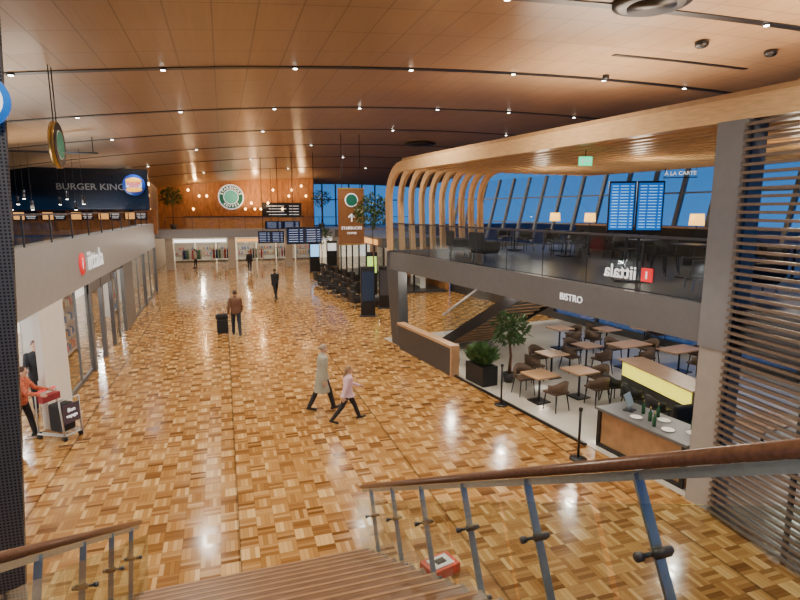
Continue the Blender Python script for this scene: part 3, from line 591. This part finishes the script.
for i,(s,n) in enumerate(ups):
    KT3.put(RB(s,n,3.41),AL,'black square table upstairs on the balcony, %s counted from the near end'%ordn[i],'balcony tables')
    for k,(a,b,r_) in enumerate(((-.64,0,180),(.64,0,0))):
        KC3.put(RB(s-a,n,3.41),AL+R(r_),'black chair on the %s side of the %s balcony table'%(('far','near')[k],ordn[i]),'balcony chairs')
KL.put(RB(.9,1.2,3.41),R(60),'black armchair behind the painted sign reflection on the balcony glass','balcony armchairs'); KL.put(RB(.1,1.5,3.41),R(60),'black armchair on the balcony beside the grey column','balcony armchairs')
KL.put(RB(7.6,.8,3.41),R(-80),'black armchair at the balcony glass left of the departure screens','balcony armchairs'); KL.put(RB(9.0,.8,3.41),R(-100),'black armchair at the balcony glass nearest the curved ribs','balcony armchairs')
o=thing('display_stand','pair of blue departure screens on one dark stand on the balcony','departure screens',RB(2.4,1.0,3.41),-YAW-R(12))
MB().box((0,0,.02),(.7,.45,.04)).build('base',black,o); MB().cone((-.12,.03,.03),(-.12,.03,1.5),.03,.03,10).cone((.12,.03,.03),(.12,.03,1.5),.03,.03,10).build('pole',black,o)
for x in(-.275,.275):
    sc=MB().box((x,0,1.56),(.53,.07,1.04)).build('screen_housing',black,o,bevel=.01); MB().box((x,-.04,1.56),(.47,.01,.96)).build('screen',blue_scr,sc)
    rr=MB()
    for j in range(15): rr.box((x-.14,-.048,1.98-j*.06),(.12,.004,.014)); rr.box((x+.04,-.048,1.98-j*.06),(.16,.004,.014)); rr.box((x+.19,-.048,1.98-j*.06),(.05,.004,.014))
    rr.build('text_row',scr_light,sc)
o=thing('exit_sign','green emergency exit sign hanging under the timber canopy','exit sign',RB(4.0,1.1,6.02),-YAW); MB().box((0,0,0),(.3,.05,.2)).build('panel',greenexit,o); MB().cone((0,0,.1),(0,0,.25),.01,.01,6).build('rod',black,o)
MB().box((-.07,-.03,0),(.04,.01,.12)).bar((.03,-.03,0),(.1,-.03,0),.01,.03).box((-.03,-.03,.02),(.06,.01,.02)).build('pictogram',wletter,o)
o=thing('restaurant_sign','white restaurant lettering hung below the canopy before the windows','sign',RB(6.6,7.7,6.08),-YAW-R(25)); text('À LA CARTE',.17,FACE_MY,wletter,o,.002); MB().box((0,.02,-.13),(1.0,.03,.03)).build('rail',black,o); MB().cone((-.45,.02,-.13),(-.45,.02,.18),.01,.01,6).build('rod',black,o); MB().cone((.45,.02,-.13),(.45,.02,.18),.01,.01,6).build('rod',black,o)
o=thing('buffet_cabinet','dark sideboard along the balcony windows','sideboard',RB(8,7.8,3.41),AL); MB().b2(-.3,.3,-3,3,0,.9).build('body',black,o); MB().b2(-.34,.34,-3.05,3.05,.9,.95).build('top',tablewood,o)
# louvred screen
A=Vector((7.32,6.2,0)); E=Vector((7.0,2.4,0)); Dv=(E-A).normalized(); ang=math.atan2(Dv.y,Dv.x); L=(E-A).length
lo=thing('louvred_screen','tall screen of horizontal brown slats at the right edge','screen',A,ang)
for k in range(54): MB().box((L/2,0,.08+k*.114),(L,.07,.042)).build('slat',slatw,lo)
for x in (.02,1.3,2.6): MB().box((x,.065,3.1),(.05,.06,6.2)).build('frame',dgrey,lo)
# ------------------------------------------------------------ main stair
XL,XR=-1.26,1.78
stc=thing('staircase','broad wooden staircase descending to the hall floor in the foreground','staircase')
for k in range(1,20):
    y=6.8-.315*(k-1); MB().b2(XL+.04,XR-.04,y-.33,y,.17*k-.04,.17*k).build('tread',tread_m,stc,bevel=.004)
    MB().b2(XL+.04,XR-.04,y-.05,y-.03,.17*(k-1),.17*k-.04).build('riser',tread_m,stc); MB().b2(XL+.08,XR-.08,y-.04,y-.012,.17*k,.17*k+.003).build('nosing_strip',nosem,stc)
for x in (XL,XR): MB().bar((x,6.95,-.17),(x,.85,3.1),.05,.30).build('stringer',dgrey,stc)
MB().b2(-5,6,-5,.82,3.2,3.4).build('floor',tread_m,kind='structure')
def zr(y): return .85+.539*(7.3-y)
sl=math.atan(.539); nv=Vector((0,math.sin(sl),math.cos(sl)))
def stair_rail(x,label,ys,y0,side):
    o=thing('stair_railing',label,'railing')
    rs=[]
    for y in (7.45,7.35,y0):
        c=Vector((x,y,zr(y)-.02)); r_=(.02 if y==7.45 else .032); rs.append([c+Vector((math.cos(a)*r_*1.1,0,0))+nv*math.sin(a)*r_ for a in [2*PI*j/16 for j in range(16)]])
    MB().rings(rs).build('handrail',wood,o,True)
    MB().bar((x,7.3,zr(7.3)-.085),(x,y0,zr(y0)-.085),.012,.045).build('flat_bar',steel,o)
    for y in ys:
        t=Vector((x,y,zr(y)-.07)); b=t-nv*1.08
        po=MB().bar(t,b,.05,.018,up=(0,1,0)).build('post',steel,o)
        for f_ in (.32,.8):
            c=t.lerp(b,f_); MB().cone(c+Vector((-.10*side,0,0)),c+Vector((.06*side,0,0)),.011,.011,12).cone(c+Vector((-.12*side,0,0)),c+Vector((-.09*side,0,0)),.022,.022,16).cone(c+Vector((.05*side,0,0)),c+Vector((.075*side,0,0)),.018,.018,16).bar(c+Vector((-.05*side,-.03,.02)),c+Vector((.04*side,-.03,.02)),.025,.04).build('clamp',dgrey,po,True)
    ys_=[7.2]+sorted(ys,reverse=True)[1:-1:1]+[y0]
    for a,b in zip(ys_[:-1],ys_[1:]):
        p=Vector((x-.09*side,a-.03,zr(a-.03)-.62)); q=Vector((x-.09*side,b+.03,zr(b+.03)-.62)); MB().bar(p,q,.012,.72).build('glass_panel',M_RAILG,o)
stair_rail(XR,'right-hand stair railing with brown handrail, steel posts and glass',[6.8,5.8,4.8,3.8,2.84,1.9,.95],.7,1)
stair_rail(XL,'left-hand stair railing with brown handrail, steel posts and glass',[6.8,5.8,4.8,3.8,2.84,1.9,.95],.7,-1)
q=on_z(440,571); o=thing('floor_box','red framed low box with white label on the floor beside the stair','box',q,R(15)); MB().box((0,0,.07),(.46,.32,.14)).build('body',mat('red plastic',(.6,.05,.02),.4),o,bevel=.01); MB().box((0,0,.145),(.32,.22,.01)).build('label_plate',white,o); MB().box((0,0,.155),(.15,.1,.01)).build('mark',black,o)
# ------------------------------------------------------------ people
skin_m=mat('skin',(.62,.36,.25),.5,0,.05)
def remesh(mb,vox,name,sm=4):
    me=mb.mesh('tmp'); o=bpy.data.objects.new('tmp',me); C.objects.link(o)
    r=o.modifiers.new('r','REMESH'); r.mode='VOXEL'; r.voxel_size=vox; s_=o.modifiers.new('s','SMOOTH'); s_.iterations=sm; s_.factor=.5
    bpy.context.view_layer.update(); m2=bpy.data.meshes.new_from_object(o.evaluated_get(bpy.context.evaluated_depsgraph_get())); m2.name=name; bpy.data.objects.remove(o)
    return m2
def person(label,loc,rz,h,pose,c,vox=.009,hair='short',coat=0,hairm=None):
    k=h/1.75; P=dict(lean=3,legL=(20,5),legR=(-18,20),armL=(-15,6,15),armR=(15,6,15),head=0,turn=0); P.update(pose)
    o=thing('person',label,'person',loc,rz); V=Vector
    hz=.93*k; J={}
    for sd,nm in((-1,'L'),(1,'R')):
        a,b=P['leg'+nm]; hip=V((sd*.09*k,0,hz)); kn=hip+V((sd*.01,math.sin(R(a)),-math.cos(R(a))))*.44*k; an=kn+V((0,math.sin(R(a-b)),-math.cos(R(a-b))))*.41*k
        fp=R(max(0,(b-a)*.8)) if b>a+5 else R(-min(12,max(0,a*.5))); toe=an+V((0,math.cos(fp),-math.sin(fp)))*.17*k+V((0,0,-.045*k)); heel=an+V((0,-.05,-.045*k))
        J[nm]=(hip,kn,an,toe,heel)
    low=min(min(J[n_][3].z,J[n_][4].z) for n_ in 'LR')-.038*k
    for n_ in 'LR': J[n_]=tuple(p-V((0,0,low)) for p in J[n_])
    hz-=low; pel=V((0,0,hz)); l=R(P['lean']); U=V((0,math.sin(l),math.cos(l))); Fw=V((0,math.cos(l),-math.sin(l)))
    def tz(d,x=0,y=0): return pel+U*d*k+V((x*k,0,0))+Fw*y*k
    def torso(mb,g,z0=-.08,top=.5):
        prof=[(-.1,.13,.10),(-.02,.165,.115),(.1,.15,.105),(.2,.145,.10),(.32,.165,.115),(.42,.17,.105),(.475,.13,.085),(.51,.07,.065)]
        rs=[]
        for d,rx,ry in prof:
            if d<z0-.02 or d>top+.02: continue
            rs.append([tz(d)+V((1,0,0))*math.cos(t)*(rx*k+g)+Fw*math.sin(t)*(ry*k+g) for t in [2*PI*j/20 for j in range(20)]])
        mb.rings(rs)
    A={}
    for sd,nm in((-1,'L'),(1,'R')):
        a,ab,e=P['arm'+nm]; a,ab,e=R(a),R(ab),R(e); sh=tz(.44,sd*.175); d1=V((sd*math.sin(ab),math.sin(a)*math.cos(ab),-math.cos(a)*math.cos(ab))); el=sh+d1*.285*k
        d2=V((sd*math.sin(ab)*.4,math.sin(a+e),-math.cos(a+e))).normalized(); wr=el+d2*.25*k; A[nm]=(sh,el,wr,d2,sd)
    hd=tz(.5)+V((0,.03*k,.155*k)); HM=Matrix.Rotation(R(P['turn']),3,'Z')@Matrix.Rotation(R(-P['head']),3,'X')
    def hp(x,y,z): return hd+HM@V((x,y,z))*k
    b=MB(); torso(b,0)
    for nm in 'LR':
        hip,kn,an,toe,heel=J[nm]; b.cap(hip,kn,.082*k,.055*k).cap(kn,an,.055*k,.038*k).cap(heel,toe,.03*k,.026*k)
        sh,el,wr,d2,sd=A[nm]; b.cap(sh,el,.05*k,.038*k).cap(el,wr,.038*k,.026*k)
        side=V((0,1,0))-d2*d2.y; side.normalize(); thn=d2.cross(side)*sd
        pc=wr+d2*.05*k; b.ell(pc,(.018*k,.04*k,.05*k),Matrix((thn,side,d2)).transposed())
        for i in range(4):
            r0=wr+d2*.085*k+side*(.03-.02*i)*k; L_=(.066,.075,.07,.055)[i]*k; m_=r0+d2*L_*.55-thn*.008; b.cap(r0-d2*.02,m_,.009,.0085,8); b.cap(m_,m_+(d2*.75-thn*.65)*L_*.45,.0085,.0075,8)
        th=wr+d2*.03*k+side*.03*k; b.cap(th,th+(d2*.5+side*.8)*.03*k,.011,.010,8); b.cap(th+(d2*.5+side*.8)*.03*k,th+(d2*.9+side*.8)*.055*k,.010,.008,8)
    b.cap(tz(.47),hd-V((0,.01,.06))*k,.055*k,.05*k)
    b.ell(hd,(.074*k,.092*k,.115*k),HM); b.ell(hp(0,.03,-.06),(.055*k,.06*k,.055*k),HM); b.cap(hp(0,.088,.01),hp(0,.108,-.02),.010*k,.014*k,8)
    for s_ in(-1,1): b.ell(hp(s_*.076,0,-.01),(.012*k,.02*k,.032*k),HM,8,6)
    body=link('body',remesh(b,vox,'body',3),skin_m,o,True)
    for s_ in(-1,1): MB().ell(hp(s_*.03,.083,.012),(.013*k,.008*k,.008*k),HM,8,6).build('eye',black,o,True)
    MB().ell(hp(0,.088,-.05),(.024*k,.008*k,.006*k),HM,8,6).build('mouth',mat('lips',(.4,.12,.1),.5),o,True)
    t=MB(); torso(t,.008,-.1,.1)
    for nm in 'LR':
        hip,kn,an,toe,heel=J[nm]; t.cap(hip,kn,.095*k,.07*k).cap(kn,an,.07*k,.055*k)
    link('trousers',remesh(t,.014,'trousers'),c[1],o,True)
    for nm in 'LR':
        hip,kn,an,toe,heel=J[nm]; MB().cap(heel,toe,.038*k,.034*k).cap(an,heel,.05*k,.038*k).build('shoe',c[2],o,True)
    j=MB(); torso(j,.022,-.1,.49)
    for nm in 'LR':
        sh,el,wr,d2,sd=A[nm]; j.cap(sh,el,.064*k,.052*k).cap(el,wr-d2*.01,.052*k,.042*k)
    if coat:
        n0=-coat
        rs=[]
        for d,rx,ry in((.15,.165,.125),(0,.185,.145),(n0*.5,.20,.18),(n0,.225,.215)):
            cc=pel+V((0,0,d*k)); rs.append([cc+V((math.cos(q_)*rx*k,math.sin(q_)*ry*k,0)) for q_ in [2*PI*i/20 for i in range(20)]])
        j.rings(rs)
    j.cap(tz(.49),tz(.53,0,.0),.068*k,.06*k)
    link('coat' if coat else 'jacket',remesh(j,.014,'jacket'),c[0],o,True)
    hm=MB(); hm.ell(hp(0,-.018,.028),(.083*k,.092*k,.098*k),HM); 
    if hair=='long': hm.cap(hp(0,-.06,0),hp(0,-.1,-.2),.075*k,.05*k)
    if hair=='bun': hm.ell(hp(0,-.1,.03),(.045*k,.045*k,.045*k))
    if hair=='bob': hm.cap(hp(0,-.05,0),hp(0,-.055,-.09),.075*k,.07*k)
    link('hair',remesh(hm,.01,'hair'),hairm,o,True)
    return o,A,J
hb=mat('hair brown',(.07,.035,.02),.6); hg=mat('hair ash',(.32,.25,.18),.6); hk=mat('hair dark',(.015,.012,.01),.5)
jk=mat('cloth black',(.018,.018,.022),.8); bj=mat('jacket brown',(.15,.07,.04),.75); jeans=mat('jeans dark',(.02,.025,.04),.8); coatg=mat('coat sage grey',(.36,.35,.27),.8); pinkc=mat('jacket pale pink',(.70,.48,.55),.7); redc=mat('top orange red',(.50,.12,.06),.75,0,.6,25); shoe=mat('shoe black',(.015,.015,.015),.5)
person('person in a long pale grey coat and dark trousers walking beside the child',on_z(323,411),R(-80),1.74,dict(legL=(-16,12),legR=(20,6),armL=(8,8,20),armR=(-10,8,10),head=8),(coatg,jk,shoe),hair='bun',coat=.42,hairm=hg)
person('child in a pale pink jacket with long hair striding beside the person in the coat',on_z(348,422),R(-92),1.44,dict(legL=(28,8),legR=(-26,14),armL=(30,8,35),armR=(-22,8,10),head=8),(pinkc,jk,shoe),hair='long',coat=.1,hairm=mat('hair child',(.28,.17,.09),.6))
q=on_z(237,336); person('person in a brown jacket seen from behind beside a black wheeled bag',q,R(5),1.86,dict(legL=(14,4),legR=(-12,14),armL=(-8,14,10),armR=(10,8,20)),(bj,jeans,shoe),hairm=hb)
person('person in dark clothes walking alone in the middle distance under the flight boards',on_z(276,300),R(20),1.78,dict(legL=(-14,14),legR=(16,4)),(jk,jk,shoe),vox=.012,hairm=hb)
person('small distant person in dark clothes near the far shops',on_z(250,272),R(170),1.72,dict(legL=(8,4),legR=(-8,8)),(jk,jeans,shoe),vox=.014,hairm=hk)
person('person in light clothes standing before the left far shop',on_z(196,268),R(60),1.7,dict(legL=(2,0),legR=(-2,0)),(mat('cloth cream',(.55,.45,.35),.8),jk,shoe),vox=.014,hairm=hk)
person('person in black standing inside the left shop entrance',(-4.5,14.85,0),R(200),1.84,dict(legL=(3,0),legR=(-3,0),armL=(25,10,60),armR=(20,10,70),head=15),(jk,jk,shoe),hairm=hb)
TR=Vector((-3.60,12.95,0)); PR=Vector((-4.30,13.0,0)); dirv=(TR-PR); hd_=math.atan2(-dirv.x,dirv.y)
person('person in an orange red patterned top pushing a luggage trolley at left',PR,hd_,1.66,dict(legL=(14,4),legR=(-12,10),armL=(35,6,42),armR=(35,6,42),lean=8,head=10),(redc,jk,shoe),hair='bob',hairm=hb)
# wheeled bag
o=thing('wheeled_bag','black wheeled travel bag held by the person in brown','bag',on_z(223,335),R(5)); MB().box((0,0,.36),(.42,.26,.58)).build('body',jk,o,bevel=.06); MB().box((0,.02,.74),(.5,.28,.24)).build('top_bag',jk,o,bevel=.08)
MB().tube([(-.1,.12,.6),(-.1,.14,1.0),(.1,.14,1.0),(.1,.12,.6)],.012,8).build('handle',steel,o,True)
for s_ in(-1,1): MB().cone((s_*.16-.02,.08,.045),(s_*.16+.02,.08,.045),.045,.045,14).build('wheel',black,o,True)
# trolley
o=thing('luggage_trolley','steel airport luggage trolley with dark sign panel and black case at left','trolley',TR,hd_-R(30))
MB().tube([(-.25,-.34,.12),(-.25,-.32,1.0),(.25,-.32,1.0),(.25,-.34,.12)],.018,8).build('handle_frame',lgrey,o,True); MB().cone((-.25,-.34,1.02),(.25,-.34,1.02),.025,.025,10).build('handle',red,o,True)
MB().tube([(-.27,-.34,.12),(-.2,.34,.12),(.2,.34,.12),(.27,-.34,.12)],.018,8).bar((-.2,-.3,.13),(-.15,.33,.13),.02,.02).bar((.2,-.3,.13),(.15,.33,.13),.02,.02).bar((0,-.32,.13),(0,.34,.13),.02,.02).build('deck',lgrey,o)
MB().tube([(-.22,.34,.12),(-.24,.30,.9),(.24,.30,.9),(.22,.34,.12)],.022,8).build('front_guard',lgrey,o,True)
MB().box((0,.335,.58),(.42,.02,.42)).build('sign_panel',mat('panel plum',(.07,.05,.08),.4),o)
text('Bon',.12,T((0,.35,.66))@Matrix.Rotation(PI,4,'Z')@FACE_MY,wletter,o,.001); text('voyage',.10,T((0,.35,.53))@Matrix.Rotation(PI,4,'Z')@FACE_MY,wletter,o,.001)
MB().b2(-.22,.22,-.31,-.17,.8,.95).build('basket',mat('basket red',(.30,.03,.04),.5),o)
for x,y in((-.25,-.32),(.25,-.32),(-.2,.32),(.2,.32)): MB().cone((x-.02,y,.06),(x+.02,y,.06),.06,.06,14).build('wheel',black,o,True)
o=thing('suitcase','black suitcase standing on the luggage trolley','suitcase',TR+Vector((0,0,.145)),hd_-R(30)); MB().box((0,.07,.33),(.36,.36,.62)).build('shell',jk,o,bevel=.05); MB().tube([(-.08,.05,.62),(-.08,.05,.67),(.08,.05,.67),(.08,.05,.62)],.012,8).build('handle',black,o,True)
# ------------------------------------------------------------ lights
def light(t,loc,e,col=(1,.86,.66),r=.1,rot=(0,0,0),**k):
    l=bpy.data.lights.new('lamp',t); l.energy=e; l.color=col
    if t in('POINT','SPOT'): l.shadow_soft_size=r
    for a,v in k.items(): setattr(l,a,v)
    o=bpy.data.objects.new('lamp',l); C.objects.link(o); o.location=loc; o.rotation_euler=rot; return o
for y,e in ((4,1000),(9.6,1200),(15,1250),(21,1250),(27,1150),(33,1000),(39,800),(45,600)):
    for x in (-1.2,5.2,11.6):
        light('SPOT',(x,y,zc(x,y)-.2),e,(1,.89,.72),.12,spot_size=R(140),spot_blend=1)
for x,y in ((-3.2,40),(-5.9,25.5),(-4.4,33)): light('SPOT',(x,y,zc(x,y)-.25),420,(.62,.80,1),.4,spot_size=R(150),spot_blend=1)  # cool spots added to lay blue-white glints on the glossy floor
light('SPOT',(2,-3,8),1300,(1,.9,.75),.3,spot_size=R(160),spot_blend=1)
for s in (0,6): light('AREA',RB(s,4,6.85),420,(1,.86,.68),rot=(PI,0,0),size=4)  # unseen upward lights added above the canopy to brighten the ceiling
for y in (14,24,34): light('AREA',(-6.5,y,4.95),200,(1,.86,.7),rot=(PI,0,0),size=2.5)  # unseen uplights added over the left mezzanine for the ceiling
light('AREA',(0,-3,5.5),420,(1,.88,.74),rot=(PI,0,0),size=4)  # upward fill added behind the camera, no fixture there
light('AREA',(3,50,5.0),200,(1,.66,.36),rot=(PI,0,0),size=3)  # unseen warm uplight added on the far mezzanine
for s in(1,4,7,10):
    for n in(1.2,5.2): light('POINT',RB(s,n,2.55),74,(1,.9,.74),.08)
for s in(1,5,9): light('POINT',RB(s,4,5.6),80,(1,.82,.56),.15)
for y in(10.5,14,18): light('POINT',(-6.2,y,2.5),190,(1,.98,.95),.1)
for y in(22.5,28,33): light('POINT',(-5.8,y,2.5),120,(1,.96,.9),.1)
for x in(-2,2,6): light('POINT',(x,51.5,2.3),150,(1,.84,.6),.1)
for x in(-2,3,7): light('POINT',(x,49.8,7.0),110,(1,.62,.3),.1)
for y in (32,38): light('POINT',(10.5,y,2.5),60,(1,.78,.5),.1)
light('POINT',(11,25,2.6),70,(1,.85,.65),.1)
# world dusk
w=bpy.data.worlds.new('dusk'); S.world=w; w.use_nodes=True; nt=w.node_tree; bg=nt.nodes['Background']
tc=nt.nodes.new('ShaderNodeTexCoord'); sp_=nt.nodes.new('ShaderNodeSeparateXYZ'); cr=nt.nodes.new('ShaderNodeValToRGB'); nt.links.new(tc.outputs['Generated'],sp_.inputs[0]); nt.links.new(sp_.outputs[2],cr.inputs[0]); nt.links.new(cr.outputs[0],bg.inputs[0])
cr.color_ramp.elements[0].position=0; cr.color_ramp.elements[0].color=(.05,.22,.55,1); cr.color_ramp.elements[1].position=.5; cr.color_ramp.elements[1].color=(.01,.06,.24,1); bg.inputs[1].default_value=1.2
